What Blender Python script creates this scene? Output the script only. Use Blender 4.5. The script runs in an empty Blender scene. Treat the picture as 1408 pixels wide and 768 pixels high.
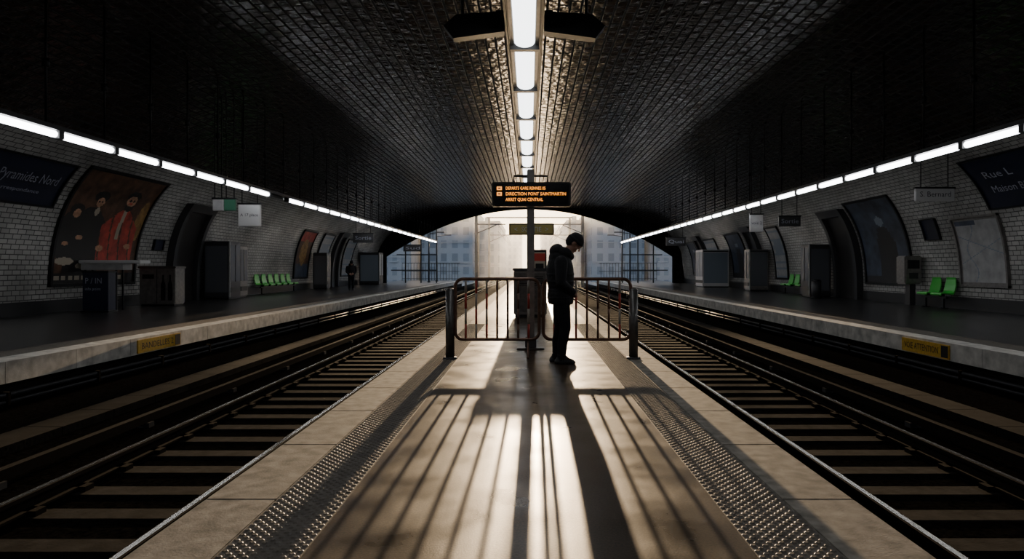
import bpy, bmesh, math, random
from mathutils import Vector, Matrix, Quaternion, kdtree
random.seed(7)
scene = bpy.context.scene
COL = scene.collection
F = 939.0; EYE = 1.3

# ------------------------------------------------------------------ materials
def mat(name, col, rough=0.6, metal=0.0, emit=None, es=0.0, noise=0.0, nscale=8.0, bump=0.0, bscale=60.0, spec=0.5, coat=0.0, grain=0.0):
    m = bpy.data.materials.new(name); m.use_nodes = True
    nt = m.node_tree; b = nt.nodes['Principled BSDF']
    b.inputs['Base Color'].default_value = (*col, 1)
    b.inputs['Roughness'].default_value = rough
    b.inputs['Metallic'].default_value = metal
    b.inputs['Specular IOR Level'].default_value = spec
    b.inputs['Coat Weight'].default_value = coat
    if emit:
        b.inputs['Emission Color'].default_value = (*emit, 1)
        b.inputs['Emission Strength'].default_value = es
    geo = None
    if noise > 0 or bump > 0:
        geo = nt.nodes.new('ShaderNodeNewGeometry')
    if noise > 0:
        n = nt.nodes.new('ShaderNodeTexNoise'); n.inputs['Scale'].default_value = nscale; n.inputs['Detail'].default_value = 6
        nt.links.new(geo.outputs['Position'], n.inputs['Vector'])
        r = nt.nodes.new('ShaderNodeValToRGB')
        r.color_ramp.elements[0].position = 0.3; r.color_ramp.elements[1].position = 0.7
        r.color_ramp.elements[0].color = (*[c*(1-noise) for c in col], 1)
        r.color_ramp.elements[1].color = (*[min(1, c*(1+noise)) for c in col], 1)
        nt.links.new(n.outputs['Fac'], r.inputs['Fac'])
        out = r.outputs['Color']
        if grain > 0:
            g = nt.nodes.new('ShaderNodeTexNoise'); g.inputs['Scale'].default_value = 75; g.inputs['Detail'].default_value = 3
            nt.links.new(geo.outputs['Position'], g.inputs['Vector'])
            mr = nt.nodes.new('ShaderNodeMapRange'); mr.inputs['From Min'].default_value=.35; mr.inputs['From Max'].default_value=.65
            mr.inputs['To Min'].default_value=1-grain; mr.inputs['To Max'].default_value=1+grain
            nt.links.new(g.outputs['Fac'], mr.inputs['Value'])
            sc = nt.nodes.new('ShaderNodeVectorMath'); sc.operation='SCALE'
            nt.links.new(out, sc.inputs[0]); nt.links.new(mr.outputs['Result'], sc.inputs['Scale']); out = sc.outputs['Vector']
            # worn, uneven sheen
            r2 = nt.nodes.new('ShaderNodeMapRange'); r2.inputs['From Min'].default_value=.3; r2.inputs['From Max'].default_value=.7
            r2.inputs['To Min'].default_value=rough-.05; r2.inputs['To Max'].default_value=rough+.14
            nt.links.new(n.outputs['Fac'], r2.inputs['Value']); nt.links.new(r2.outputs['Result'], b.inputs['Roughness'])
        nt.links.new(out, b.inputs['Base Color'])
    if bump > 0:
        n2 = nt.nodes.new('ShaderNodeTexNoise'); n2.inputs['Scale'].default_value = bscale; n2.inputs['Detail'].default_value = 4
        nt.links.new(geo.outputs['Position'], n2.inputs['Vector'])
        bp = nt.nodes.new('ShaderNodeBump'); bp.inputs['Strength'].default_value = bump; bp.inputs['Distance'].default_value = 0.02
        nt.links.new(n2.outputs['Fac'], bp.inputs['Height']); nt.links.new(bp.outputs['Normal'], b.inputs['Normal'])
    return m

def tile_mat(name, c1, c2, mortar, bw, bh, rough, bump, wav=0.3, spec=0.5, msize=0.012, wscale=5.0):
    m = bpy.data.materials.new(name); m.use_nodes = True
    nt = m.node_tree; b = nt.nodes['Principled BSDF']
    uv = nt.nodes.new('ShaderNodeUVMap'); uv.uv_map = 'UVMap'
    br = nt.nodes.new('ShaderNodeTexBrick')
    br.inputs['Color1'].default_value = (*c1, 1); br.inputs['Color2'].default_value = (*c2, 1)
    br.inputs['Mortar'].default_value = (*mortar, 1); br.inputs['Scale'].default_value = 1.0
    br.inputs['Mortar Size'].default_value = msize; br.inputs['Mortar Smooth'].default_value = 0.3
    br.inputs['Brick Width'].default_value = bw; br.inputs['Row Height'].default_value = bh
    nt.links.new(uv.outputs['UV'], br.inputs['Vector'])
    ns = nt.nodes.new('ShaderNodeTexNoise'); ns.inputs['Scale'].default_value = 0.35; ns.inputs['Detail'].default_value = 8
    nt.links.new(uv.outputs['UV'], ns.inputs['Vector'])
    mr = nt.nodes.new('ShaderNodeMapRange'); mr.inputs['From Min'].default_value = 0.35; mr.inputs['From Max'].default_value = 0.65
    mr.inputs['To Min'].default_value = 0.55; mr.inputs['To Max'].default_value = 1.15
    nt.links.new(ns.outputs['Fac'], mr.inputs['Value'])
    mx = nt.nodes.new('ShaderNodeVectorMath'); mx.operation = 'SCALE'
    nt.links.new(br.outputs['Color'], mx.inputs[0]); nt.links.new(mr.outputs['Result'], mx.inputs['Scale'])
    nt.links.new(mx.outputs['Vector'], b.inputs['Base Color'])
    mr2 = nt.nodes.new('ShaderNodeMapRange'); mr2.inputs['To Min'].default_value = rough; mr2.inputs['To Max'].default_value = 0.9
    nt.links.new(br.outputs['Fac'], mr2.inputs['Value']); nt.links.new(mr2.outputs['Result'], b.inputs['Roughness'])
    n2 = nt.nodes.new('ShaderNodeTexNoise'); n2.inputs['Scale'].default_value = wscale; n2.inputs['Detail'].default_value = 2
    nt.links.new(uv.outputs['UV'], n2.inputs['Vector'])
    inv = nt.nodes.new('ShaderNodeMath'); inv.operation = 'SUBTRACT'; inv.inputs[0].default_value = 1.0
    nt.links.new(br.outputs['Fac'], inv.inputs[1])
    ma = nt.nodes.new('ShaderNodeMath'); ma.operation = 'MULTIPLY_ADD'; ma.inputs[1].default_value = wav
    nt.links.new(n2.outputs['Fac'], ma.inputs[0]); nt.links.new(inv.outputs[0], ma.inputs[2])
    bp = nt.nodes.new('ShaderNodeBump'); bp.inputs['Strength'].default_value = bump; bp.inputs['Distance'].default_value = 0.02
    nt.links.new(ma.outputs[0], bp.inputs['Height']); nt.links.new(bp.outputs['Normal'], b.inputs['Normal'])
    b.inputs['Specular IOR Level'].default_value = spec
    return m

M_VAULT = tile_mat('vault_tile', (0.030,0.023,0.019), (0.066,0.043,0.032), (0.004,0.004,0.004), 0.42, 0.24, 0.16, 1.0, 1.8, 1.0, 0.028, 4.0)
M_WALL = tile_mat('wall_tile', (0.38,0.375,0.355), (0.49,0.48,0.455), (0.07,0.07,0.07), 0.30, 0.14, 0.2, 0.6, 0.2, 0.5, 0.014)
M_PLINTH = mat('plinth_paint', (0.012,0.012,0.013), 0.5)
M_BLACK = mat('black_metal', (0.008,0.008,0.009), 0.45, 0.3)
M_DARK = mat('dark_grey', (0.03,0.03,0.033), 0.5)
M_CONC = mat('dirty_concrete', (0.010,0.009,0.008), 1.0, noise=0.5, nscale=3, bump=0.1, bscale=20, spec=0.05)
M_COPE = mat('coping_stone', (0.25,0.225,0.19), 0.75, noise=0.45, nscale=9, bump=0.12, bscale=70, spec=.25)
M_COPEW = mat('coping_white', (0.5,0.48,0.44), 0.7, noise=0.35, nscale=5, bump=0.2, bscale=60)
M_TACT = mat('tactile_paving', (0.11,0.095,0.078), 0.55, noise=0.35, nscale=10, bump=0.1, bscale=120, spec=.4)
M_ASPH = mat('platform_asphalt', (0.040,0.027,0.017), 0.30, noise=0.5, nscale=2.2, bump=0.06, bscale=110, spec=0.32, grain=.55)
M_SIDEF = mat('side_platform_asphalt', (0.024,0.023,0.022), 0.28, noise=0.4, nscale=1.5, bump=0.08, bscale=60)
M_BALL = mat('ballast', (0.007,0.006,0.005), 1.0, noise=0.7, nscale=25, bump=0.3, bscale=18, spec=0.0)
M_SLEEP = mat('sleeper_concrete', (0.025,0.022,0.019), 1.0, noise=0.5, nscale=6, bump=0.1, bscale=40, spec=0.05)
M_RAIL = mat('rail_steel', (0.3,0.28,0.25), 0.22, 0.9)
M_RUST = mat('rail_rust', (0.012,0.009,0.007), 0.9, 0.0, spec=0.05)
M_STEEL = mat('galvanised_steel', (0.13,0.125,0.12), 0.4, 0.8, noise=0.2, nscale=15)
M_GREYM = mat('brushed_metal', (0.2,0.19,0.18), 0.42, 0.6, noise=0.2, nscale=10)
M_TUBE = mat('lamp_tube', (1,1,1), 0.4, emit=(0.95,0.97,1.0), es=15)
M_DIFF = mat('lamp_diffuser', (1,1,1), 0.4, emit=(0.94,0.97,1.0), es=5)
M_NAVY = mat('navy_enamel', (0.006,0.009,0.028), 0.35)
M_WHITE = mat('white_enamel', (0.6,0.6,0.6), 0.4)
M_WTXT = mat('white_lettering', (0.32,0.34,0.4), 0.5)
M_GREEN = mat('green_plastic', (0.05,0.50,0.05), 0.35)
M_GREEND = mat('green_panel', (0.03,0.12,0.07), 0.5)
M_YEL = mat('yellow_enamel', (0.62,0.36,0.02), 0.45, noise=0.2, nscale=20)
M_LED = mat('amber_led', (0.1,0.03,0), 0.5, emit=(1.0,0.33,0.05), es=2.2)
M_RED = mat('red_paint', (0.45,0.035,0.02), 0.45)
M_REDD = mat('red_cloth_print', (0.40,0.045,0.028), 0.5, noise=.5, nscale=3)
M_SKINP = mat('printed_skin', (0.45,0.24,0.14), 0.5, noise=.3, nscale=9)
M_BROWN = mat('printed_brown', (0.085,0.04,0.02), 0.5, noise=0.6, nscale=3)
M_BLKP = mat('print_and_recess_black', (0.012,0.01,0.01), 0.45)
M_CREAM = mat('printed_cream', (0.38,0.33,0.25), 0.5)
M_GOLD = mat('printed_gold', (0.3,0.17,0.05), 0.5, noise=.5, nscale=5)
M_BLUEP = mat('printed_blue', (0.035,0.048,0.075), 0.45, noise=0.6, nscale=2)
M_PAPER = mat('map_paper', (0.34,0.34,0.34), 0.4, noise=0.2, nscale=4)
M_PALEB = mat('pale_blue_panel', (0.2,0.24,0.29), 0.4)
M_GLASSD = mat('dark_display_glass', (0.12,0.12,0.13), 0.12, spec=0.7)

# ------------------------------------------------------------------ mesh builder
class MB:
    def __init__(s): s.v=[]; s.f=[]; s.mi=[]; s.mats=[]; s.uv=None; s.sm=[]
    def midx(s, m):
        if m not in s.mats: s.mats.append(m)
        return s.mats.index(m)
    def add(s, vs, fs, m, smooth=False):
        o=len(s.v); s.v += [tuple(p) for p in vs]; k=s.midx(m)
        for f in fs: s.f.append([i+o for i in f]); s.mi.append(k); s.sm.append(smooth)
    def box(s, x0,x1,y0,y1,z0,z1, m, M=None, bev=0.0):
        if x0>x1: x0,x1=x1,x0
        if bev>0:
            bm=bmesh.new(); bmesh.ops.create_cube(bm,size=1)
            for v in bm.verts:
                v.co=Vector(((x0+x1)/2+v.co.x*(x1-x0),(y0+y1)/2+v.co.y*(y1-y0),(z0+z1)/2+v.co.z*(z1-z0)))
            bmesh.ops.bevel(bm, geom=list(bm.edges), offset=bev, segments=2, affect='EDGES')
            vs=[v.co.copy() for v in bm.verts]; fs=[[v.index for v in f.verts] for f in bm.faces]; bm.free()
        else:
            vs=[Vector(p) for p in [(x0,y0,z0),(x1,y0,z0),(x1,y1,z0),(x0,y1,z0),(x0,y0,z1),(x1,y0,z1),(x1,y1,z1),(x0,y1,z1)]]
            fs=[(0,3,2,1),(4,5,6,7),(0,1,5,4),(1,2,6,5),(2,3,7,6),(3,0,4,7)]
        if M is not None: vs=[M@v for v in vs]
        s.add(vs,fs,m)
    def tube(s, pts, r, m, seg=10, closed=False, smooth=True):
        pts=[Vector(p) for p in pts]; n=len(pts)
        rs = r if isinstance(r,(list,tuple)) else [r]*n
        T=[]
        for i in range(n):
            if closed: t=pts[(i+1)%n]-pts[i-1]
            else: t=pts[min(i+1,n-1)]-pts[max(i-1,0)]
            T.append(t.normalized())
        a=Vector((0,0,1)) if abs(T[0].z)<0.9 else Vector((1,0,0))
        u=T[0].cross(a).normalized(); vs=[]
        for i in range(n):
            u=(u-T[i]*u.dot(T[i])).normalized(); w=T[i].cross(u)
            for k in range(seg):
                an=2*math.pi*k/seg
                vs.append(pts[i]+(u*math.cos(an)+w*math.sin(an))*rs[i])
        fs=[]
        for i in range(n if closed else n-1):
            j=(i+1)%n
            for k in range(seg):
                l=(k+1)%seg
                fs.append((i*seg+k,i*seg+l,j*seg+l,j*seg+k))
        if not closed:
            fs.append(tuple(range(seg-1,-1,-1))); fs.append(tuple((n-1)*seg+k for k in range(seg)))
        s.add(vs,fs,m,smooth)
    def ellip(s, c, r, m, M=None, seg=20, ring=14):
        vs=[];fs=[]; c=Vector(c)
        for i in range(1,ring):
            ph=math.pi*i/ring
            for k in range(seg):
                th=2*math.pi*k/seg
                vs.append(Vector((r[0]*math.sin(ph)*math.cos(th), r[1]*math.sin(ph)*math.sin(th), r[2]*math.cos(ph))))
        vs.append(Vector((0,0,r[2]))); vs.append(Vector((0,0,-r[2])))
        a=len(vs)-2; b=a+1
        for i in range(ring-2):
            for k in range(seg):
                l=(k+1)%seg; fs.append((i*seg+k,(i+1)*seg+k,(i+1)*seg+l,i*seg+l))
        for k in range(seg):
            l=(k+1)%seg; fs.append((a,k,l)); fs.append((b,(ring-2)*seg+l,(ring-2)*seg+k))
        if M is not None: vs=[M@v for v in vs]
        s.add([v+c for v in vs],fs,m,True)
    def obj(s, name, parent=None):
        me=bpy.data.meshes.new(name); me.from_pydata(s.v,[],s.f)
        for m in s.mats: me.materials.append(m)
        me.polygons.foreach_set('material_index', s.mi)
        me.polygons.foreach_set('use_smooth', s.sm)
        if s.uv:
            l=me.uv_layers.new(name='UVMap')
            for lp in me.loops: l.data[lp.index].uv=s.uv[lp.vertex_index]
        me.update()
        o=bpy.data.objects.new(name,me); COL.objects.link(o)
        if parent: o.parent=parent
        return o

def text_geo(txt, size):
    cu=bpy.data.curves.new('t','FONT'); cu.body=txt; cu.size=size; cu.resolution_u=2
    o=bpy.data.objects.new('t',cu); COL.objects.link(o)
    bpy.context.view_layer.update()
    dg=bpy.context.evaluated_depsgraph_get(); me=bpy.data.meshes.new_from_object(o.evaluated_get(dg))
    vs=[v.co.copy() for v in me.vertices]; fs=[list(p.vertices) for p in me.polygons]
    bpy.data.objects.remove(o); bpy.data.curves.remove(cu); bpy.data.meshes.remove(me)
    return vs,fs

# vault profile ------------------------------------------------------
A=14.0; B=6.8; N=3.0
def px(z): z=max(0,min(z,B)); return A*(1-(z/B)**N)**(1/N)
def pz(x): x=min(abs(x),A); return B*(1-(x/A)**N)**(1/N)

Y0=-7.0; Y1=62.0; ZS=4.7
prof=[]
K=120
for i in range(K+1):
    t=math.pi/2*i/K
    prof.append((A*math.cos(t)**(2/N) if i<K else 0, B*math.sin(t)**(2/N)))
arc=[0]
for i in range(1,len(prof)):
    arc.append(arc[-1]+math.dist(prof[i],prof[i-1]))
def shell(pts, name, m):
    b=MB(); ys=[Y0,Y1]
    b.uv=[]
    for (x,z,s) in pts:
        for y in ys: b.v.append((x,y,z)); b.uv.append((y,s))
    k=b.midx(m)
    for i in range(len(pts)-1):
        b.f.append([2*i,2*i+1,2*i+3,2*i+2]); b.mi.append(k); b.sm.append(True)
    return b.obj(name)
isp=next(i for i,p in enumerate(prof) if p[1]>=ZS)
shell([(-prof[i][0],prof[i][1],arc[i]) for i in range(isp+1)],'wall_left',M_WALL)
shell([(prof[i][0],prof[i][1],arc[i]) for i in range(isp+1)],'wall_right',M_WALL)
tot=arc[-1]
cp=[(-prof[i][0],prof[i][1],arc[i]) for i in range(isp,K+1)]+[(prof[i][0],prof[i][1],2*tot-arc[i]) for i in range(K-1,isp-1,-1)]
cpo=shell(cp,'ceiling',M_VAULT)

for s,nm in ((-1,'baseboard_left'),(1,'baseboard_right')):
    b=MB(); b.box(s*14.0,s*13.93, Y0,Y1,0,0.38,M_PLINTH); b.obj(nm)

# end portal wall (thick, arched opening)
def popen(x):
    return 6.65-1.8*(abs(x)/8.4)**2 if abs(x)<13.2 else 0
b=MB(); th=0.4; xs=[i*0.35-14.0 for i in range(81)]
for i in range(len(xs)-1):
    xa,xb=xs[i],xs[i+1]
    if abs((xa+xb)/2)>13.1: za=zb=0.0
    else: za,zb=popen(min(abs(xa),13.1)),popen(min(abs(xb),13.1))
    ta,tb=max(pz(xa),za)+0.3,max(pz(xb),zb)+0.3
    vs=[(xa,Y1-th,za),(xb,Y1-th,zb),(xb,Y1-th,tb),(xa,Y1-th,ta),(xa,Y1,za),(xb,Y1,zb),(xb,Y1,tb),(xa,Y1,ta)]
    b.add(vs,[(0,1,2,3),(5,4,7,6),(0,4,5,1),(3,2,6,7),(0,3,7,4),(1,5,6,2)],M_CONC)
b.obj('wall_front')
b=MB(); b.box(-14.3,14.3,Y0-0.3,Y0,-1.2,7.2,M_CONC); b.obj('wall_back')
YB=Y0+.05

# ------------------------------------------------------------------ track bed
b=MB(); b.box(-7.5,7.5,Y0,180,-1.0,-0.66,M_BALL); b.obj('track_ballast_floor')
def track(xa,xb):
    b=MB()
    for x in (xa,xb):
        b.box(x-0.07,x+0.07,YB,175,-0.62,-0.60,M_RUST)
        b.box(x-0.012,x+0.012,YB,175,-0.60,-0.52,M_RUST)
        b.box(x-0.036,x+0.036,YB,175,-0.52,-0.487,M_RUST)
        b.box(x-0.022,x+0.022,YB,175,-0.487,-0.482,M_RAIL)
    y=Y0+0.3; lo,hi=min(xa,xb),max(xa,xb)
    while y<110:
        dy=random.uniform(-.02,.02)
        b.box(lo-0.2,hi+0.2,y+dy,y+dy+0.22,-0.72,-0.645,M_SLEEP)
        for x in (xa,xb):
            b.box(x-0.13,x+0.13,y+0.05,y+0.17,-0.645,-0.60,M_RUST)
        y+=0.6
    return b.obj('railway_track')
track(-2.56,-4.0); track(2.68,4.12)
for s in (-1,1):
    b=MB()
    b.box(s*4.75-.04,s*4.75+.04,YB,100,-.60,-.50,M_RUST)
    y=Y0+1
    while y<60:
        b.box(s*4.75-.07,s*4.75+.07,y,y+.12,-.66,-.60,M_DARK); y+=2.4
    b.obj('conductor_rail')
    b=MB(); y=YB
    while y<60:
        b.box(s*5.5,s*5.95,y,y+.98,-.66,-.56,M_CONC); y+=1.0
    b.obj('cable_trough')
    b=MB()
    for z,r in ((-.46,.03),(-.56,.022)):
        b.tube([(s*7.3,YB,z),(s*7.3,61,z)],r,M_DARK,8)
    y=Y0+.5
    while y<60:
        b.box(s*7.25,s*7.40,y,y+.05,-.6,-.42,M_RUST); y+=2
    b.obj('cable_conduit')

# ------------------------------------------------------------------ platforms
def domes(b,x0,x1,y0,y1,sp,m):
    r=0.016;h=0.006
    row=0;y=y0
    while y<y1:
        x=x0+(sp/2 if row%2 else 0)+sp*0.35
        while x<x1-0.01:
            vs=[];fs=[]
            for rr,hh in ((r,0),(r*0.6,h*0.9)):
                for k in range(8):
                    a=k*math.pi/4; vs.append((x+rr*math.cos(a),y+rr*math.sin(a),0.001+hh))
            for k in range(8): l=(k+1)%8; fs.append((k,l,8+l,8+k))
            fs.append(tuple(range(8,16)))
            b.add(vs,fs,m)
            x+=sp
        y+=sp*0.55; row+=1
b=MB()
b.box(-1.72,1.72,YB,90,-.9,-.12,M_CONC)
b.box(-1.03,1.03,YB,90,-.12,0,M_ASPH)
for s in (-1,1):
    b.box(s*1.03,s*1.42,YB,90,-.12,0.001,M_TACT)
    y=YB
    while y<90:
        L=1.2
        b.box(s*1.425,s*1.83,y+.006,y+L-.006,-.12,0.0,M_COPE,bev=0.006 if 0<y<14 else 0); y+=L
    xa,xb=sorted((s*1.03,s*1.42)); domes(b,xa,xb,1.8,16,0.058,M_TACT)
b.obj('center_platform')
for s in (-1,1):
    b=MB()
    def bx(a,c,*r): b.box(s*a,s*c,*r)
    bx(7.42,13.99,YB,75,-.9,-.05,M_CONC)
    bx(8.25,13.99,YB,75,-.05,0,M_SIDEF)
    bx(7.75,8.25,YB,75,-.05,0.004,M_TACT)
    y=YB
    while y<75:
        b.box(s*7.33,s*7.75,y+.006,y+1.494,-.31,0.0,M_COPEW); y+=1.5
    b.obj('side_platform')

def edge_sign(s,ya,yb,txt):
    b=MB(); xa=s*7.329; b.box(xa,xa-s*.025,ya,yb,-.29,-.04,M_YEL)
    xb=xa-s*.025
    b.box(xb,xb-s*.004,yb-.22 if s<0 else ya+.02,yb-.02 if s<0 else ya+.22,-.27,-.06,M_BLACK)
    vs,fs=text_geo(txt,.17)
    w=max(v.x for v in vs)
    if s<0: vs=[Vector((xb+.006, ya+.1+v.x*(yb-ya-.4)/w, -.22+v.y)) for v in vs]
    else:   vs=[Vector((xb-.006, yb-.1-v.x*(yb-ya-.4)/w, -.22+v.y)) for v in vs]
    b.add(vs,fs,M_BLACK); b.obj('platform_edge_sign')
edge_sign(-1,12.75,14.3,'BANDELLES 2')
edge_sign(1,11.9,13.4,'VOIE ATTENTION')

# ------------------------------------------------------------------ side strip lights
XL=8.2; ZL=3.62; PITCH=1.6
for s in (-1,1):
    ph=11.88 if s<0 else 11.3
    b=MB()
    b.box(s*XL-.1,s*XL+.1,YB,60.5,ZL+.06,ZL+.14,M_BLACK)
    if s<0: b.box(s*XL-.13,s*XL-.1,YB,60.5,ZL+.0,ZL+.14,M_BLACK)
    else: b.box(s*XL+.1,s*XL+.13,YB,60.5,ZL+.0,ZL+.14,M_BLACK)
    y=ph-PITCH*11
    while y<59.5:
        skip = (s<0 and abs(y-(ph+PITCH*6))<.1)
        if not skip and y>Y0:
            b.tube([(s*XL,y+.07,ZL),(s*XL,y+PITCH-.09,ZL)],.058,M_TUBE,10)
        if y>Y0+.4:
            b.box(s*XL-.07,s*XL+.07,y-.07,y+.06,ZL-.07,ZL+.08,M_BLACK)
            b.tube([(s*XL,y-.3,ZL+.1),(s*XL,y-.3,pz(XL)-.01)],.022,M_BLACK,8)
            b.tube([(s*XL,y-.3,4.72),(s*XL,y-.3,4.86)],.06,M_BLACK,8)
        y+=PITCH
    b.obj('strip_light')

# central lamp
b=MB(); zc=5.5; xc=-.09; YE=44
b.box(xc-.34,xc+.34,YB,YE,zc+.14,zc+.24,M_BLACK)
for sx in (-1,1):
    b.box(xc+sx*.20,xc+sx*.26,YB,YE,zc-.03,zc+.14,M_GREYM)
    b.box(xc+sx*.30,xc+sx*.34,YB,YE,zc+.05,zc+.14,M_BLACK)
y=12.8-3*6
while y<YE-3:
    if y+.1>Y0:
        ring=[]; n=10
        for k in range(n+1):
            a=math.pi*k/n; ring.append((xc+.19*math.cos(a), zc+.02-.11*math.sin(a)))
        vs=[];fs=[]
        for (xx,zz) in ring: vs+= [(xx,y+.09,zz),(xx,y+2.91,zz)]
        for k in range(n): fs.append((2*k,2*k+1,2*k+3,2*k+2))
        b.add(vs,fs,M_DIFF,True)
        b.box(xc-.27,xc+.27,y-.07,y+.07,zc-.12,zc+.14,M_BLACK)
        b.tube([(xc-.25,y,zc+.2),(xc-.25,y,6.79)],.025,M_BLACK,6); b.tube([(xc+.25,y,zc+.2),(xc+.25,y,6.79)],.025,M_BLACK,6)
    y+=3
b.obj('linear_ceiling_light')
b=MB()
yb=12.1
for sx in (-1,1):
    wing=[(.35,.26),(1.2,.2),(1.42,.0),(1.25,-.22),(.35,-.1)]
    m_=len(wing)
    v2=[(xc+sx*p[0],yb-.12,5.56+p[1]) for p in wing]+[(xc+sx*p[0],yb+.12,5.56+p[1]) for p in wing]
    f2=[tuple(range(m_)),tuple(range(2*m_-1,m_-1,-1))]+[(i,i+m_,(i+1)%m_+m_,(i+1)%m_) for i in range(m_)]
    b.add(v2,f2,M_BLACK)
b.box(xc-.5,xc+.5,yb-.1,yb+.1,5.745,5.84,M_BLACK)
for sx in (-1,1):
    b.tube([(xc+sx*1.1,yb,5.7),(xc+sx*1.1,yb,6.78)],.03,M_BLACK,8)
b.obj('ceiling_bracket')

# ------------------------------------------------------------------ info pole with departure board
PY=11.05
b=MB()
b.box(-.2,.24,PY-.16,PY+.16,0.002,.03,M_STEEL,bev=.008)
b.box(-.04,.08,PY-.05,PY+.07,.03,2.9,M_GREYM,bev=.012)
b.box(-.07,.11,PY-.08,PY+.10,.03,.2,M_DARK,bev=.01)
b.tube([(-.25,PY+.01,2.66),(-.25,PY+.01,2.8),(.29,PY+.01,2.8),(.29,PY+.01,2.66)],.02,M_BLACK,8)
b.box(-.6,.66,PY-.17,PY-.03,2.29,2.68,M_BLACK,bev=.015)
b.box(-.57,.63,PY-.176,PY-.165,2.32,2.65,mat('board_glass',(0.006,0.006,0.007),0.2))
for i,(t,sc,x0) in enumerate((('DEPARTS GARE RENNES 05',.66,-.38),('DIRECTION PONT SAINTMARTIN',1.0,-.38),('ARRET QUAI CENTRAL',.62,-.38))):
    vs,fs=text_geo(t,.062); w=max(v.x for v in vs); tw=.96*sc
    b.add([Vector((x0+v.x*tw/w,PY-.18,2.555-i*.09+v.y*1.15)) for v in vs],fs,M_LED)
for zz in (2.55,2.46):
    b.box(-.52,-.44,PY-.181,PY-.178,zz,zz+.055,M_LED)
    b.box(-.50,-.46,PY-.183,PY-.181,zz+.018,zz+.038,M_BLACK)
b.obj('departure_board')

CY=18.4
b=MB()
b.box(-.42,.46,CY-.3,CY+.3,.08,1.24,M_GREYM,bev=.02)
b.box(-.45,.49,CY-.34,CY+.34,1.24,1.31,M_DARK,bev=.015)
b.box(-.38,.42,CY-.27,CY+.27,0.002,.08,M_BLACK)
for xa,xb in ((-.38,.0),(.04,.42)):
    b.box(xa,xb,CY-.315,CY-.3,.15,1.18,M_STEEL,bev=.006)
    for k in range(6): b.box(xa+.06,xb-.06,CY-.322,CY-.315,.85+k*.045,.87+k*.045,M_BLACK)
b.box(-.03,-.01,CY-.34,CY-.315,.6,.72,M_BLACK)
b.obj('utility_cabinet')
b=MB(); TY=27.0
b.box(.12,.68,TY,TY+.12,0.002,2.05,M_BLACK,bev=.02)
b.box(.18,.62,TY-.015,TY,1.1,1.95,M_CREAM)
b.box(.18,.62,TY-.022,TY-.015,1.6,1.9,M_RED)
b.box(.24,.56,TY-.022,TY-.015,1.2,1.5,M_BLACK)
b.obj('poster_totem')
b=MB(); SY=20.0
b.box(-.6,.72,SY-.06,SY+.06,2.28,2.62,M_BLACK,bev=.01)
b.box(-.56,.68,SY-.07,SY-.06,2.32,2.58,mat('olive_panel',(0.10,0.085,0.03),.4,emit=(0.5,0.4,0.12),es=.10))
vs,fs=text_geo('<  SORTIE  >',.2); w=max(v.x for v in vs)
b.add([Vector((-.45+v.x*1.0/w,SY-.075,2.38+v.y)) for v in vs],fs,M_WTXT)
b.tube([(.06,SY+.02,0.002),(.06,SY+.02,2.3)],.04,M_GREYM,10)
b.box(-.08,.2,SY-.12,SY+.16,0.002,.03,M_DARK)
b.obj('exit_sign')

# ------------------------------------------------------------------ crowd barrier
FY=9.85
def rrect(x0,x1,z0,z1,r,y):
    pts=[]
    for cx,cz,a0 in ((x1-r,z1-r,0),(x0+r,z1-r,90),(x0+r,z0+r,180),(x1-r,z0+r,270)):
        for k in range(7):
            a=math.radians(a0+k*15); pts.append((cx+r*math.cos(a),y,cz+r*math.sin(a)))
    return pts
M_FENCE=mat('fence_tube',(0.14,0.075,0.05),0.4,0.5,noise=.4,nscale=12)
M_REDF=mat('red_barrier_paint',(0.34,0.035,0.02),0.5); M_WHF=mat('worn_white_paint',(0.28,0.25,0.21),0.5)
def barrier(x0,x1,postx,sgn):
    b=MB()
    b.tube(rrect(x0,x1,.28,1.15,.11,FY),.024,M_FENCE,12,closed=True)
    n=7
    for i in range(1,n+1):
        x=x0+(x1-x0)*i/(n+1)
        stripe = i%2==1
        zz=[.28,.5,.72,.94,1.15]
        for k in range(4):
            b.tube([(x,FY,zz[k]),(x,FY,zz[k+1])],.0165,(M_REDF if (k%2==0)==stripe else M_WHF) if i in (1,2,3,7) else M_FENCE,8)
    b.tube([(postx,FY,0.002),(postx,FY,.99)],.064,M_STEEL,18)
    b.ellip((postx,FY,.99),(.064,.064,.03),M_STEEL,seg=18,ring=8)
    b.tube([(postx,FY,0.002),(postx,FY,.025)],.1,M_DARK,18)
    for z in (.4,.9):
        b.box(postx,postx+sgn*.1,FY-.02,FY+.02,z-.02,z+.02,M_DARK)
    xm = x1-.16 if sgn>0 else x0+.16
    b.tube([(xm,FY-.13,.02),(xm,FY-.11,.05),(xm,FY,.28),(xm,FY+.22,.05),(xm,FY+.28,.022)],.015,M_FENCE,8)
    return b.obj('crowd_barrier')
barrier(-1.07,.14,-1.145,1)
barrier(.2,1.46,1.50,-1)

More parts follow.
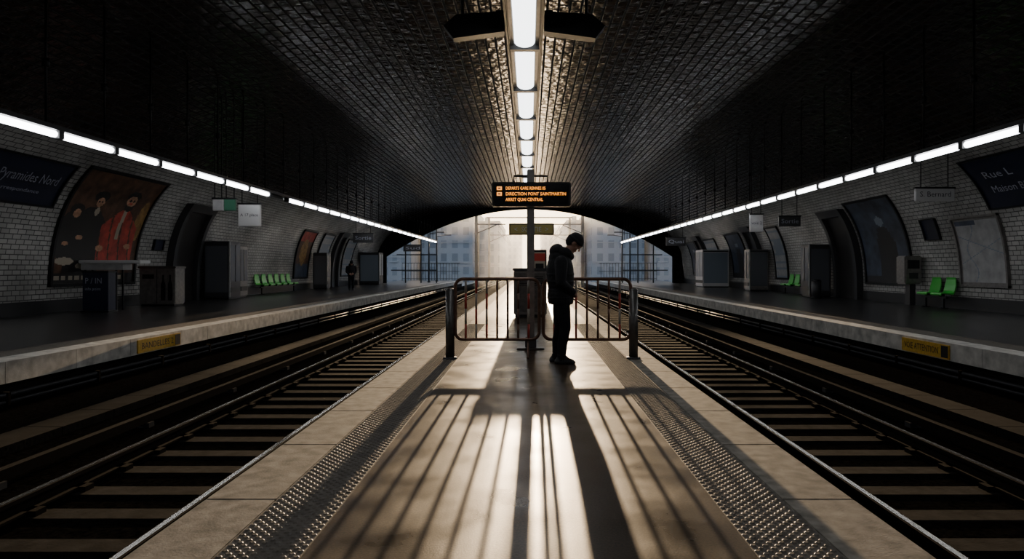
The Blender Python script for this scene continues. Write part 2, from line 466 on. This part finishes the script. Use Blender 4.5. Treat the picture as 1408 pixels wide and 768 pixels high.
# ------------------------------------------------------------------ man
def build_man():
    T_COAT=mat('coat_nylon',(0.006,0.006,0.008),.7,bump=.3,bscale=25,spec=.3)
    T_JEAN=mat('dark_denim',(0.008,0.009,0.012),.9,bump=.2,bscale=120,spec=.2)
    T_SHOE=mat('black_leather',(0.01,0.01,0.01),.4)
    T_SKIN=mat('skin',(0.30,0.16,0.11),.5)
    T_HAT=mat('knit_beanie',(0.008,0.008,0.010),.9,bump=.4,bscale=150)
    b=MB()
    def loft(secs,m,seg=28):
        vs=[];fs=[]
        for (c,rx,ry,tilt) in secs:
            for k in range(seg):
                a=2*math.pi*k/seg
                p=Vector((rx*math.cos(a),ry*math.sin(a),0)); p=Matrix.Rotation(tilt,3,'Y')@p
                vs.append(Vector(c)+p)
        n=len(secs)
        for i in range(n-1):
            for k in range(seg):
                l=(k+1)%seg; fs.append((i*seg+k,i*seg+l,(i+1)*seg+l,(i+1)*seg+k))
        fs.append(tuple(range(seg-1,-1,-1))); fs.append(tuple((n-1)*seg+k for k in range(seg)))
        b.add(vs,fs,m)
    def dens(secs,k=4):
        out=[]
        for i in range(len(secs)-1):
            (c0,a0,b0,t0),(c1,a1,b1,t1)=secs[i],secs[i+1]
            for j in range(k):
                f=j/k; out.append((Vector(c0).lerp(Vector(c1),f),a0+(a1-a0)*f,b0+(b1-b0)*f,t0+(t1-t0)*f))
        out.append((Vector(secs[-1][0]),*secs[-1][1:])); return out
    def limb(pts,rs,m,k=6):
        P=[];R=[]
        for i in range(len(pts)-1):
            for j in range(k):
                f=j/k; P.append(Vector(pts[i]).lerp(Vector(pts[i+1]),f)); R.append(rs[i]+(rs[i+1]-rs[i])*f)
        P.append(Vector(pts[-1])); R.append(rs[-1])
        b.tube(P,R,m,16)
        for p,r in ((P[0],R[0]),(P[-1],R[-1])): b.ellip(p,(r,r,r),m,seg=16,ring=10)
        for q,r in zip(pts[1:-1],rs[1:-1]): b.ellip(q,(r,r,r),m,seg=16,ring=10)
    base=[((-.03,0,.81),.165,.2,0),((-.03,0,.84),.178,.21,0),((-.035,0,.95),.18,.218,0),((-.035,0,1.03),.165,.205,0),((-.03,0,1.06),.178,.218,0),
          ((-.035,0,1.18),.187,.228,0),((-.04,0,1.30),.188,.235,.05),((-.035,0,1.38),.172,.23,.12),((-.02,0,1.44),.14,.195,.2),((.01,0,1.49),.105,.14,.3),((.045,0,1.53),.08,.1,.4)]
    loft(dens(base),T_COAT)
    # hood bundle & collar
    b.ellip((-.085,0,1.545),(.105,.15,.095),T_COAT,Matrix.Rotation(-.5,3,'Y'))
    b.ellip((-.09,0,1.46),(.12,.165,.10),T_COAT,Matrix.Rotation(-.9,3,'Y'))
    b.ellip((.01,.1,1.515),(.12,.055,.08),T_COAT,Matrix.Rotation(.3,3,'Y')); b.ellip((.01,-.1,1.515),(.12,.055,.08),T_COAT,Matrix.Rotation(.3,3,'Y'))
    b.ellip((.10,0,1.47),(.06,.09,.055),T_COAT,Matrix.Rotation(.5,3,'Y'))
    for z,rx,ry,cx in ((.9,.187,.22,-.035),(1.0,.178,.213,-.035),(1.12,.19,.23,-.033),(1.22,.196,.238,-.036)):
        loft([((cx,0,z-.03),rx-.014,ry-.014,0),((cx,0,z),rx,ry,0),((cx,0,z+.03),rx-.014,ry-.014,0)],T_COAT)
    limb([(.02,0,1.48),(.115,0,1.59)],[.066,.062],T_SKIN)
    # head, pitched down
    H=Matrix.Rotation(math.radians(48),3,'Y'); hc=Vector((.165,0,1.65))
    def hp(x,y,z): return hc+H@Vector((x,y,z))
    b.ellip(hc+H@Vector((-.005,0,.015)),(.098,.077,.105),T_SKIN,H,28,20)
    b.ellip(hp(.02,0,-.055),(.072,.06,.065),T_SKIN,H,24,16)
    b.ellip(hp(.068,0,-.1),(.024,.03,.02),T_SKIN,H)
    limb([hp(.09,0,.01),hp(.118,0,-.028)],[.009,.015],T_SKIN)
    b.ellip(hp(.088,0,.022),(.018,.052,.01),T_SKIN,H)
    b.ellip(hp(.09,0,-.06),(.013,.026,.006),T_SKIN,H); b.ellip(hp(.089,0,-.073),(.013,.023,.007),T_SKIN,H)
    for s in (-1,1):
        b.ellip(hp(.082,s*.033,.0),(.013,.014,.009),T_SKIN,H)
        b.ellip(hp(-.005,s*.08,-.015),(.02,.01,.033),T_SKIN,H)
        b.ellip(hp(.062,s*.04,-.035),(.025,.02,.02),T_SKIN,H)
    b.ellip(hp(-.015,0,.05),(.114,.096,.094),T_HAT,H,28,20)
    b.ellip(hp(-.05,0,.0),(.085,.087,.10),T_HAT,H,24,16)
    ring=[hp(-.014+.106*math.cos(a*math.pi/14),.089*math.sin(a*math.pi/14),.03+.014*math.cos(a*math.pi/14)) for a in range(28)]
    b.tube(ring,.02,T_HAT,10,closed=True)
    for s,dx in ((-1,.035),(1,-.03)):
        limb([(-.02,s*.085,.9),(-.02+dx*.6,s*.095,.7),(-.005+dx,s*.1,.49),(-.045+dx,s*.105,.28),(-.055+dx,s*.105,.09)],[.11,.10,.076,.07,.056],T_JEAN,8)
        ax=-.055+dx
        loft([((ax+.045,s*.11,0),.142,.045,0),((ax+.045,s*.11,.03),.146,.05,0),((ax+.035,s*.11,.06),.125,.045,0),((ax+.015,s*.108,.085),.085,.042,0),((ax,s*.106,.12),.054,.045,0)],T_SHOE)
    for s in (-1,1):
        sh=(-.03,s*.215,1.385); el=(-.04,s*.265,1.11); wr=Vector((.125,s*.135,.985))
        limb([sh,(-.035,s*.25,1.25),el,(.05,s*.2,1.035),wr],[.09,.082,.07,.062,.05],T_COAT)
        d=Vector((.55,-s*.75,-.32)).normalized(); n=Vector((-.6,-s*.35,-.3)); n=(n-d*n.dot(d)).normalized(); sd=d.cross(n).normalized()
        if sd.z<0: sd=-sd
        off=Vector((.025 if s>0 else 0,0,.03 if s>0 else 0)); w=wr+off*.3
        limb([w-d*.03,w+d*.03],[.028,.03],T_SKIN)
        R=Matrix((d,sd,n)).transposed()
        b.ellip(w+d*.055,(.052,.042,.018),T_SKIN,R)
        for i,(o,L) in enumerate(((.031,.072),(.0105,.08),(-.0105,.074),(-.031,.058))):
            p=w+d*.09+sd*o; pts=[p-d*.03,p]; dirv=d
            for q,(an,fr) in enumerate(((22,.42),(40,.33),(35,.25))):
                dirv=(Quaternion(d.cross(n).normalized(),math.radians(an))@dirv); p=p+dirv*L*fr; pts.append(p.copy())
            limb(pts,[.0095,.0098,.009,.0085,.0072],T_SKIN,3)
        p=w+d*.02+sd*.03
        limb([p,p+(d*.5+sd*.8).normalized()*.035,p+(d*.5+sd*.8).normalized()*.035+(d*.9+sd*.3+n*.3).normalized()*.03,p+(d*.5+sd*.8).normalized()*.035+(d*.9+sd*.3+n*.3).normalized()*.03+(d+n*.5).normalized()*.024],[.013,.012,.0105,.009],T_SKIN,3)
    src=b.obj('man_src')
    kd=kdtree.KDTree(len(b.v)); tag=[0]*len(b.v)
    for f,mi in zip(b.f,b.mi):
        for i in f: tag[i]=mi
    for i,v in enumerate(b.v): kd.insert(v,i)
    kd.balance()
    md=src.modifiers.new('r','REMESH'); md.mode='VOXEL'; md.voxel_size=.0065; md.use_smooth_shade=True
    sm=src.modifiers.new('s','SMOOTH'); sm.iterations=3; sm.factor=.5
    bpy.context.view_layer.update()
    me=bpy.data.meshes.new_from_object(src.evaluated_get(bpy.context.evaluated_depsgraph_get()))
    me.name='standing_man'
    me.materials.clear()
    for m in b.mats: me.materials.append(m)
    for v in me.vertices:
        if v.co.z<0.0: v.co.z=0.0
    for p in me.polygons:
        c,i,dd=kd.find(p.center); p.material_index=tag[i]; p.use_smooth=True
    bpy.data.objects.remove(src)
    return me
mme=build_man()
man=bpy.data.objects.new('standing_man',mme); COL.objects.link(man)
man.location=(.46,9.42,.001)
man2=bpy.data.objects.new('standing_man.001',mme); COL.objects.link(man2)
man2.location=(-10.7,41.0,.001); man2.rotation_euler=(0,0,math.radians(-70))

# ------------------------------------------------------------------ wall panels
def curved_panel(name,s,y0,y1,z0,z1,painter,frame=M_BLACK,fw=.09,off=.05,ny=50,nz=60,texts=()):
    b=MB()
    def P(u,v,o):
        y = y0+(y1-y0)*u if s<0 else y1-(y1-y0)*u
        z=z0+(z1-z0)*v
        return Vector((s*(px(z)-o),y,z))
    vs=[P(i/ny,j/nz,off) for j in range(nz+1) for i in range(ny+1)]
    by={}
    for j in range(nz):
        for i in range(ny):
            m=painter((i+.5)/ny,(j+.5)/nz)
            by.setdefault(m,[]).append((j*(ny+1)+i,j*(ny+1)+i+1,(j+1)*(ny+1)+i+1,(j+1)*(ny+1)+i))
    o=len(b.v); b.v+= [tuple(v) for v in vs]
    for m,fl in by.items():
        k=b.midx(m)
        for f in fl: b.f.append([q+o for q in f]); b.mi.append(k); b.sm.append(True)
    fu=fw/abs(y1-y0); fv=fw/(z1-z0)
    def strip(ua,ub,va,vb,n):
        vs=[];fs=[]
        for k in range(n+1):
            v=va+(vb-va)*k/n
            vs+=[P(ua,v,0.004),P(ua,v,off+.05),P(ub,v,off+.05),P(ub,v,0.004)]
        for k in range(n):
            for q in range(3): fs.append((4*k+q,4*k+q+1,4*k+q+5,4*k+q+4))
        fs.append((0,1,2,3)); fs.append((4*n+3,4*n+2,4*n+1,4*n))
        b.add(vs,fs,frame)
    strip(-fu,0,-fv,1+fv,24); strip(1,1+fu,-fv,1+fv,24); strip(-fu,1+fu,-fv,0,1); strip(-fu,1+fu,1,1+fv,1)
    for (t,u,v,h,w) in texts:
        tv,tf=text_geo(t,1.0); mw=max(p.x for p in tv)
        b.add([P(u+p.x/mw*w, v+p.y*h/(z1-z0), off+.012) for p in tv],tf,M_WTXT)
    return b.obj(name)
def ell(u,v,cu,cv,ru,rv): return ((u-cu)/ru)**2+((v-cv)/rv)**2<1
def art1(u,v):
    if v<.09: return M_CREAM if (u<.85 and .03<v<.07 and int(u*40)%3) else M_BLKP
    if v<.24 and ell(u,v,.12,.2,.1,.035): return M_CREAM
    if v<.2 and u<.5 and ell(u,v,.34,.16,.1,.03): return M_CREAM
    # bearded man in red robe with white stole
    if ell(u,v,.69,.805,.02,.01) or ell(u,v,.735,.805,.016,.01): return M_BLKP
    if ell(u,v,.71,.775,.028,.008): return M_REDD
    if ell(u,v,.71,.80,.062,.05): return M_SKINP
    if ell(u,v,.71,.845,.085,.05): return M_BLKP
    if ell(u,v,.71,.75,.06,.05): return M_BLKP
    if abs(u-.69-.05*(v-.5))<.022 and .42<v<.73: return M_CREAM
    if ell(u,v,.50,.33,.05,.028) or ell(u,v,.86,.36,.045,.028): return M_SKINP
    if abs(u-.70)<.23-max(0,(v-.55))*1.1 and .12<v<.71:
        if abs(math.sin(u*24+v*3))<.22: return M_BROWN
        return M_REDD
    # dark cloaked figures
    if ell(u,v,.325,.755,.012,.008) or ell(u,v,.36,.755,.012,.008): return M_BLKP
    if ell(u,v,.34,.75,.045,.042): return M_SKINP
    if ell(u,v,.14,.63,.04,.038): return M_SKINP
    if ell(u,v,.33,.80,.085,.05): return M_BLKP
    if ell(u,v,.13,.67,.075,.045): return M_BLKP
    if ell(u,v,.35,.665,.025,.04): return M_CREAM
    if ell(u,v,.24,.42,.04,.02) or ell(u,v,.1,.36,.035,.018): return M_SKINP
    if abs(u-.30)<.2-max(0,v-.58)*1.2 and v<.70: return M_BLKP
    if ell(u,v,.12,.42,.15,.24): return M_BLKP
    if v<.2: return M_BROWN
    if ell(u,v,.94,.62,.06,.2) : return M_GOLD
    return M_BROWN
curved_panel('painting_poster',-1,19.9,24.0,.85,4.2,art1,ny=90,nz=130)
curved_panel('station_name_sign',-1,15.2,19.3,3.05,4.15,lambda u,v:M_NAVY,M_BLACK,.05,ny=4,nz=16,texts=(('Pyramides Nord',.42,.5,.34,.52),('Correspondance',.42,.26,.13,.4)))
curved_panel('station_name_sign',1,15.4,20.0,3.05,4.35,lambda u,v:M_NAVY,M_BLACK,.05,ny=4,nz=16,texts=(('Rue L',.1,.62,.26,.25),('Maison Bleue',.1,.32,.26,.4)))
def art_blue(u,v):
    if ell(u,v,.55,.75,.09,.06): return M_PALEB
    if abs(u-.55)<.2-max(0,v-.5)*.6 and v<.68: return M_BLKP
    if v<.08: return M_BLKP
    return M_BLUEP
def art_gold(u,v):
    if ell(u,v,.5,.55,.25,.3): return M_GOLD
    if v>.8: return M_REDD
    return M_BLUEP if v<.3 else M_BROWN
def art_pale(u,v):
    if .2<u<.8 and .5<v<.8: return M_PALEB
    return M_PAPER if int(v*20)%3 else M_PALEB
curved_panel('dark_poster',1,24.9,28.2,.75,3.9,art_blue,ny=30,nz=60)
for i,(s,ya,yb,z0,z1,fn) in enumerate(((-1,40.4,42.8,.8,3.5,art_gold),(-1,44.5,46.7,.8,3.5,art_pale),(-1,50.5,53,.8,3.4,art_pale),
     (1,36.8,38.5,.8,3.5,art_pale),(1,43.5,46.5,.8,3.5,art_blue),(1,49.5,52.5,.8,3.4,art_pale),(1,55.5,58,.8,3.4,art_blue),(-1,10,13,.8,3.5,art_blue),(1,9,13,.8,3.5,art_gold))):
    curved_panel('wall_poster',s,ya,yb,z0,z1,fn,ny=16,nz=24)
def mapart(u,v):
    if u<.03 or u>.97 or v<.03 or v>.97: return M_GREYM
    if v>.9: return M_BLUEP if u<.5 else M_PAPER
    if abs(u-.5)<.008: return M_GREYM
    if abs(v-(.3+.4*u))<.008 or abs(v-(.75-.3*u))<.008 or abs(u-.3-.1*math.sin(v*9))<.01: return M_PALEB
    return M_PAPER
curved_panel('metro_map_board',1,19.9,22.0,.8,2.85,mapart,frame=M_GREYM,fw=.07,ny=60,nz=60)
curved_panel('small_notice',-1,25.1,25.7,2.0,2.35,lambda u,v:M_NAVY,M_BLACK,.03,ny=4,nz=4)
curved_panel('small_notice',1,22.9,23.7,2.3,2.95,lambda u,v:M_NAVY,M_BLACK,.04,ny=4,nz=4)
curved_panel('small_notice',-1,32.0,32.8,1.3,2.0,lambda u,v:M_BLUEP,M_BLACK,.04,ny=4,nz=4)

def passage(s,ya,yb,top=3.5):
    b=MB()
    def rib(y0,y1,z0,z1,o,m,n=24):
        vs=[];fs=[]
        for k in range(n+1):
            z=z0+(z1-z0)*k/n; x=px(z)-.004
            vs+=[(s*x,y0,z),(s*(x-o),y0,z-.0),(s*(x-o),y1,z),(s*x,y1,z)]
        for k in range(n):
            for q in range(3): fs.append((4*k+q,4*k+q+1,4*k+q+5,4*k+q+4))
        fs+=[(0,1,2,3),(4*n+3,4*n+2,4*n+1,4*n)]
        b.add(vs,fs,m)
    rib(ya,ya+.25,0.002,top+.3,.28,M_DARK); rib(yb-.25,yb,0.002,top+.3,.28,M_DARK)
    rib(ya+.25,yb-.25,0.002,top,.1,M_BLKP); rib(ya+.25,yb-.25,top,top+.3,.28,M_DARK,4)  # flat black panel painted in place of the shade inside the passage
    b.obj('passage_doorway')
passage(-1,26.2,28.4); passage(1,28.6,30.8); passage(-1,47.5,49.2); passage(1,40.5,42.2); passage(1,53,54.6)

# ------------------------------------------------------------------ furniture
def seats(s,ys,name='platform_seats'):
    b=MB()
    prof=[(-.02,.40),(.0,.445),(.1,.455),(.25,.43),(.38,.43),(.43,.5),(.47,.65),(.50,.82),(.49,.88)]
    prof=[(d,z*1.15) for d,z in prof]
    for y in ys:
        w=.29
        n=len(prof); vs=[]
        for side in (-1,1):
            for (d,z) in prof: vs.append((s*(13.35-.0+d-.02),y+side*w*(1 if z<.9 else .85),z))
            for (d,z) in reversed(prof): vs.append((s*(13.35+d+.005),y+side*w*(1 if z<.9 else .85),z-.035))
        m=2*n; fs=[(i,(i+1)%m,(i+1)%m+m,i+m) for i in range(m)]
        for base in (0,m):
            for i in range(n-1): fs.append((base+i,base+i+1,base+m-2-i,base+m-1-i))
        b.add(vs,fs,M_GREEN)
        b.box(s*13.45,s*13.6,y-.04,y+.04,.38,.48,M_BLACK)
    b.box(s*13.48,s*13.56,min(ys)-.3,max(ys)+.3,.32,.39,M_BLACK)
    for y in (min(ys)-.1,max(ys)+.1):
        b.box(s*13.49,s*13.55,y-.03,y+.03,0.001,.32,M_BLACK)
        b.box(s*13.4,s*13.64,y-.06,y+.06,0.001,.02,M_BLACK)
    b.obj(name)
seats(1,[22.4,23.2]); seats(1,[33.2,34.0,35.2,36.0]); seats(-1,[34.6,35.5,36.4,37.3,38.2,39.1])

b=MB(); X=-12.9; Y=24.0
b.box(X-.62,X+.62,Y-.35,Y+.35,.06,1.32,M_GREYM,bev=.03)
b.box(X-.66,X+.66,Y-.38,Y+.38,1.30,1.38,M_STEEL,bev=.02)
b.box(X-.57,X+.57,Y-.3,Y+.3,0.001,.06,M_BLACK)
b.box(X-.01,X+.01,Y-.356,Y-.35,.1,1.28,M_BLACK)
for cx in (.22,.46):
    pts=[(-.07,.2),(.07,.2),(.08,.3),(.08,.75),(.03,.9),(.03,1.08),(-.03,1.08),(-.03,.9),(-.08,.75),(-.08,.3)]
    b.add([(X+cx+p[0],Y-.362,p[1]) for p in pts],[tuple(range(10))],M_BLACK)
b.box(X-.5,X-.1,Y-.365,Y-.35,.95,1.1,M_BLACK)
b.obj('recycling_bin')
b=MB(); X=-12.85; Y=20.4
b.box(X-.38,X+.38,Y-.2,Y+.2,.05,1.2,M_NAVY,bev=.02); b.box(X-.42,X+.42,Y-.24,Y+.24,0.001,.06,M_BLACK,bev=.01)
b.box(X-.4,X+.4,Y-.22,Y+.22,1.18,1.23,M_BLACK,bev=.01)
vs,fs=text_geo('P / IN',.24); b.add([Vector((X-.3+v.x*.9,Y-.206,.86+v.y)) for v in vs],fs,M_WTXT)
vs,fs=text_geo('info point',.12); b.add([Vector((X-.3+v.x,Y-.206,.66+v.y)) for v in vs],fs,M_WTXT)
b.obj('information_stand')
b=MB(); Y=21.2
b.box(-13.85,-11.95,Y-.25,Y+.35,1.46,1.56,M_WHITE,bev=.02)
b.box(-13.8,-12.5,Y-.2,Y+.3,1.26,1.46,M_PAPER,bev=.01)
for x in (-13.7,-12.75):
    for yy in (Y-.12,Y+.22): b.box(x-.022,x+.022,yy-.022,yy+.022,0.001,1.3,M_BLACK)
b.box(-13.7,-12.75,Y+.0,Y+.04,.3,.34,M_BLACK)
b.obj('display_counter')

def machine(s,ya,yb,h,dep,body,front,name='vending_machine'):
    b=MB(); xw=13.7
    def bx(a,c,*r,**k): b.box(s*a,s*c,*r,**k)
    bx(xw,xw-dep,ya,yb,.08,h,body,bev=.03); bx(xw-.02,xw-dep+.06,ya+.05,yb-.05,0.001,.08,M_BLACK)
    bx(xw-dep,xw-dep-.012,ya+.1,yb-.1,.75,h-.15,front); bx(xw-dep,xw-dep-.02,ya+.1,yb-.1,.3,.5,M_BLACK)
    bx(xw-.08,xw-dep+.08,ya-.012,ya,.3,h-.2,front)
    bx(xw-.05,xw-dep+.05,ya-.016,ya,h-.17,h-.06,M_DARK)
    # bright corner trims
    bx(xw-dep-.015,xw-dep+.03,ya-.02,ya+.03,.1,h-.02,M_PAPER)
    bx(xw-dep-.012,xw-dep-.03,(ya+yb)/2-.02,(ya+yb)/2+.02,.75,h-.15,body)
    b.obj(name)
M_FRONT=mat('machine_front',(.10,.105,.12),.25)
machine(-1,28.7,29.8,2.45,1.1,M_DARK,M_FRONT); machine(-1,30.4,31.3,2.3,.8,M_GREYM,M_GLASSD)
machine(1,31.0,32.0,2.4,1.0,M_DARK,M_FRONT); machine(1,39.1,40.1,2.4,1.1,M_GREYM,M_FRONT)
machine(-1,43.2,44.0,2.3,.9,M_DARK,M_GLASSD); machine(-1,55.0,56.5,2.6,1.6,M_DARK,M_PALEB,'platform_shelter')
machine(1,46.9,48.9,2.6,1.8,M_WHITE,M_PALEB,'platform_shelter')
b=MB()
b.box(13.2,13.8,24.0,24.6,.75,1.75,M_GREYM,bev=.04); b.box(13.3,13.7,23.98,24.0,1.3,1.6,M_BLACK); b.box(13.35,13.65,23.98,24.0,.95,1.15,M_DARK)
b.box(13.45,13.65,24.15,24.45,0.001,.78,M_DARK)
b.obj('help_point')
b=MB(); b.tube([(12.6,30.0,0.001),(12.6,30.0,.75)],.2,M_DARK,16); b.tube([(12.6,30,.75),(12.6,30,.82)],[.22,.15],M_BLACK,16); b.tube([(12.6,30,.02),(12.6,30,.06)],.22,M_BLACK,16); b.obj('litter_bin')

def hang(x,y,w,z0,z1,m,txt='',name='hanging_sign',tm=M_NAVY):
    b=MB(); b.box(x-w/2,x+w/2,y-.05,y+.05,z0,z1,m,bev=.01)
    b.box(x-w/2-.02,x+w/2+.02,y-.06,y+.06,z1-.02,z1+.03,M_BLACK)
    for sx in (-.35,.35): b.tube([(x+sx*w,y,z1),(x+sx*w,y,pz(abs(x+sx*w))-.01)],.015,M_BLACK,6)
    if txt:
        vs,fs=text_geo(txt,1.0); mw=max(v.x for v in vs); sc=w*.8/mw; h=min(sc,(z1-z0)*.6)
        b.add([Vector((x-w*.4+v.x*sc,y-.053,(z0+z1)/2-h*.3+v.y*h)) for v in vs],fs,tm)
    b.obj(name)
hang(-8.6,21.0,.68,2.6,3.28,M_WHITE,'A 17 place')
hang(-8.5,19.4,.32,2.94,3.28,M_GREEND); hang(-8.84,19.4,.28,2.94,3.28,M_PAPER)
hang(-9.0,37.0,1.1,2.7,3.2,M_DARK,'Sortie',tm=M_WTXT)
hang(8.8,26.5,.5,2.72,3.4,M_PAPER,'voie 2'); hang(10.2,26.8,.85,2.95,3.35,M_DARK,'Sortie',tm=M_WTXT); hang(9.0,42,1.2,2.7,3.2,M_DARK,'Quai',tm=M_WTXT)
hang(11.5,19.4,1.1,3.22,3.58,M_WHITE,'S. Bernard'); hang(-8.9,52,1.4,2.6,3.1,M_DARK,'Sud',tm=M_WTXT)

# ------------------------------------------------------------------ outside
def bmat(name,wall,win,bw,bh):
    m=bpy.data.materials.new(name); m.use_nodes=True; nt=m.node_tree; p=nt.nodes['Principled BSDF']; p.inputs['Roughness'].default_value=.6
    tc=nt.nodes.new('ShaderNodeTexCoord')
    sx=nt.nodes.new('ShaderNodeSeparateXYZ'); cb=nt.nodes.new('ShaderNodeCombineXYZ'); ad=nt.nodes.new('ShaderNodeMath')
    nt.links.new(tc.outputs['Object'],sx.inputs[0]); nt.links.new(sx.outputs['X'],ad.inputs[0]); nt.links.new(sx.outputs['Y'],ad.inputs[1])
    nt.links.new(ad.outputs[0],cb.inputs['X']); nt.links.new(sx.outputs['Z'],cb.inputs['Y'])
    br=nt.nodes.new('ShaderNodeTexBrick'); br.offset=0; br.inputs['Scale'].default_value=1; br.inputs['Brick Width'].default_value=bw; br.inputs['Row Height'].default_value=bh
    br.inputs['Mortar Size'].default_value=bw*.24; br.inputs['Mortar'].default_value=(*wall,1); br.inputs['Color1'].default_value=(*win,1); br.inputs['Color2'].default_value=(*[c*1.25 for c in win],1)
    br.inputs['Mortar Smooth'].default_value=0
    nt.links.new(cb.outputs[0],br.inputs['Vector']); nt.links.new(br.outputs['Color'],p.inputs['Base Color'])
    return m
BA=bmat('hazy_facade_a',(.40,.45,.5),(.19,.23,.28),1.7,2.0); BB=bmat('hazy_facade_b',(.5,.54,.58),(.26,.3,.36),1.5,1.9); BC=bmat('hazy_facade_c',(.35,.39,.44),(.2,.25,.3),1.3,1.8)  # distance haze put into the pale facade and roof colours
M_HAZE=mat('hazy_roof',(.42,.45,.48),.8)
def bld(x0,x1,y0,y1,h,m):
    b=MB(); b.box(x0,x1,y0,y1,-.75,h,m); b.box(x0-.1,x1+.1,y0-.3,y1+.3,h,h+.3,M_HAZE)
    for k in range(int((x1-x0)/4)+1): b.box(x0+k*4+.8,x0+k*4+1.6,y0+1,y0+2,h+.3,h+1.0,M_HAZE)
    for k in range(int((x1-x0)/2.2)):
        b.box(x0+.3+k*2.2,x0+1.6+k*2.2,y0-.35,y0,2.2,2.35,M_HAZE)
    b.box(x0,x1,y0-.15,y0,h*.5,h*.5+.15,M_HAZE); b.box(x0,x1,y0-.15,y0,.2*h,.2*h+.15,M_HAZE)
    b.obj('city_building')
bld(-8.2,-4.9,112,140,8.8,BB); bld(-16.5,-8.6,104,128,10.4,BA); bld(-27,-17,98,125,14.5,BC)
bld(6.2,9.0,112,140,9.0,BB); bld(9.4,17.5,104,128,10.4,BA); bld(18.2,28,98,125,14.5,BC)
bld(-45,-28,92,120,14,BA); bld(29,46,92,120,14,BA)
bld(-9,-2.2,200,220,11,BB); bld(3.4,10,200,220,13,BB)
b=MB(); b.box(-150,150,62.1,300,-1.0,-.76,mat('outside_ground',(.3,.3,.3),.85,noise=.3,nscale=.5)); b.obj('outside_ground')
M_MAST=mat('mast_paint',(.035,.04,.045),.5)
for y in (72,95):
    b=MB()
    for x in (-5.6,5.6):
        b.box(x-.15,x+.15,y-.15,y+.15,-.755,8.4,M_MAST)
        b.box(min(x,x*.45),max(x,x*.45),y-.05,y+.05,5.9,6.02,M_MAST)
        b.tube([(x,y,5.0),(x*.62,y,5.9)],.05,M_MAST,6)
        for k in range(8): b.box(x-.22,x+.22,y-.17,y-.15,k,k+.05,M_MAST)
    b.box(-6,6,y-.1,y+.1,8.3,8.5,M_MAST)
    for x in (-3.3,3.4):
        b.tube([(x,y,5.2),(x,y+23,5.2)],.025,M_MAST,6); b.tube([(x,y,5.95),(x,y+23,5.95)],.025,M_MAST,6)
        for k in range(5): b.tube([(x,y+2+k*4.5,5.2),(x,y+2+k*4.5,5.95)],.015,M_MAST,6)
    b.obj('catenary_gantry')
for s in (-1,1):
    b=MB()
    for k in range(20):
        x=s*(7.8+k*.32); b.tube([(x,74.5,0.006),(x,74.5,1.9)],.03,M_MAST,6)
    for z in (.2,1.0,1.9): b.tube([(s*7.6,74.5,z),(s*13.9,74.5,z)],.035,M_MAST,6)
    b.obj('platform_railing')
    for y in (64.5,70):
        b=MB()
        b.tube([(s*9.5,y,0.001),(s*9.5,y,4.6)],.08,M_MAST,10); b.tube([(s*9.5,y,4.6),(s*8.3,y,4.75)],.04,M_MAST,8)
        b.box(s*8.0,s*8.7,y-.12,y+.12,4.68,4.78,M_MAST); b.tube([(s*9.5,y,0.001),(s*9.5,y,.12)],.14,M_MAST,10)
        b.obj('street_lamp')
b=MB()
for x in (-11.2,-9.8,-8.4,8.4,9.8,11.2):
    b.box(x-.05,x+.05,61.7,61.8,0.006,popen(x)+.05,M_MAST)
for s in (-1,1):
    b.box(s*8.4,s*12.0,61.7,61.8,2.5,2.6,M_MAST); b.box(s*8.4,s*12.5,61.7,61.8,1.1,1.2,M_MAST)
b.obj('window_1')
# morning mist over the open-air tracks
b=MB(); hm=bpy.data.materials.new('mist_volume'); hm.use_nodes=True; nt=hm.node_tree; nt.nodes.remove(nt.nodes['Principled BSDF'])
vsn=nt.nodes.new('ShaderNodeVolumeScatter'); vsn.inputs['Density'].default_value=.0028; vsn.inputs['Anisotropy'].default_value=.72; vsn.inputs['Color'].default_value=(.95,.97,1,1)
nt.links.new(vsn.outputs[0],nt.nodes['Material Output'].inputs['Volume'])
b.box(-60,60,62.6,240,-.755,22,hm); b.obj('morning_mist')

# ------------------------------------------------------------------ light
SD=Vector((.0085,1,math.tan(math.radians(6.05)))).normalized()
sl=bpy.data.lights.new('sun','SUN'); sl.energy=10; sl.color=(1,.72,.43); sl.angle=math.radians(.42)
so=bpy.data.objects.new('sun',sl); COL.objects.link(so); so.rotation_euler=SD.to_track_quat('Z','Y').to_euler(); so.location=(0,100,30)
w=bpy.data.worlds.new('sky'); scene.world=w; w.use_nodes=True; nt=w.node_tree; bg=nt.nodes['Background']
tc=nt.nodes.new('ShaderNodeTexCoord'); dp=nt.nodes.new('ShaderNodeVectorMath'); dp.operation='DOT_PRODUCT'; dp.inputs[1].default_value=SD
nrm=nt.nodes.new('ShaderNodeVectorMath'); nrm.operation='NORMALIZE'
nt.links.new(tc.outputs['Generated'],nrm.inputs[0]); nt.links.new(nrm.outputs[0],dp.inputs[0])
rp=nt.nodes.new('ShaderNodeValToRGB'); cr=rp.color_ramp
cr.elements[0].position=0.0; cr.elements[0].color=(.13,.155,.19,1)
cr.elements[1].position=1.0; cr.elements[1].color=(1,.82,.55,1)
e=cr.elements.new(.9); e.color=(.20,.245,.31,1); e=cr.elements.new(.985); e.color=(.46,.44,.42,1); e=cr.elements.new(.997); e.color=(.9,.76,.56,1)
nt.links.new(dp.outputs['Value'],rp.inputs['Fac']); nt.links.new(rp.outputs['Color'],bg.inputs['Color']); bg.inputs['Strength'].default_value=3.6

# ------------------------------------------------------------------ camera
cam=bpy.data.cameras.new('camera'); co=bpy.data.objects.new('camera',cam); COL.objects.link(co)
cam.sensor_width=36; cam.lens=36*F/1408; cam.shift_x=-24/1408; cam.shift_y=-15/1408
co.location=(0,0,EYE); co.rotation_euler=(math.radians(90),0,0); cam.clip_end=600; cam.clip_start=.05
scene.camera=co
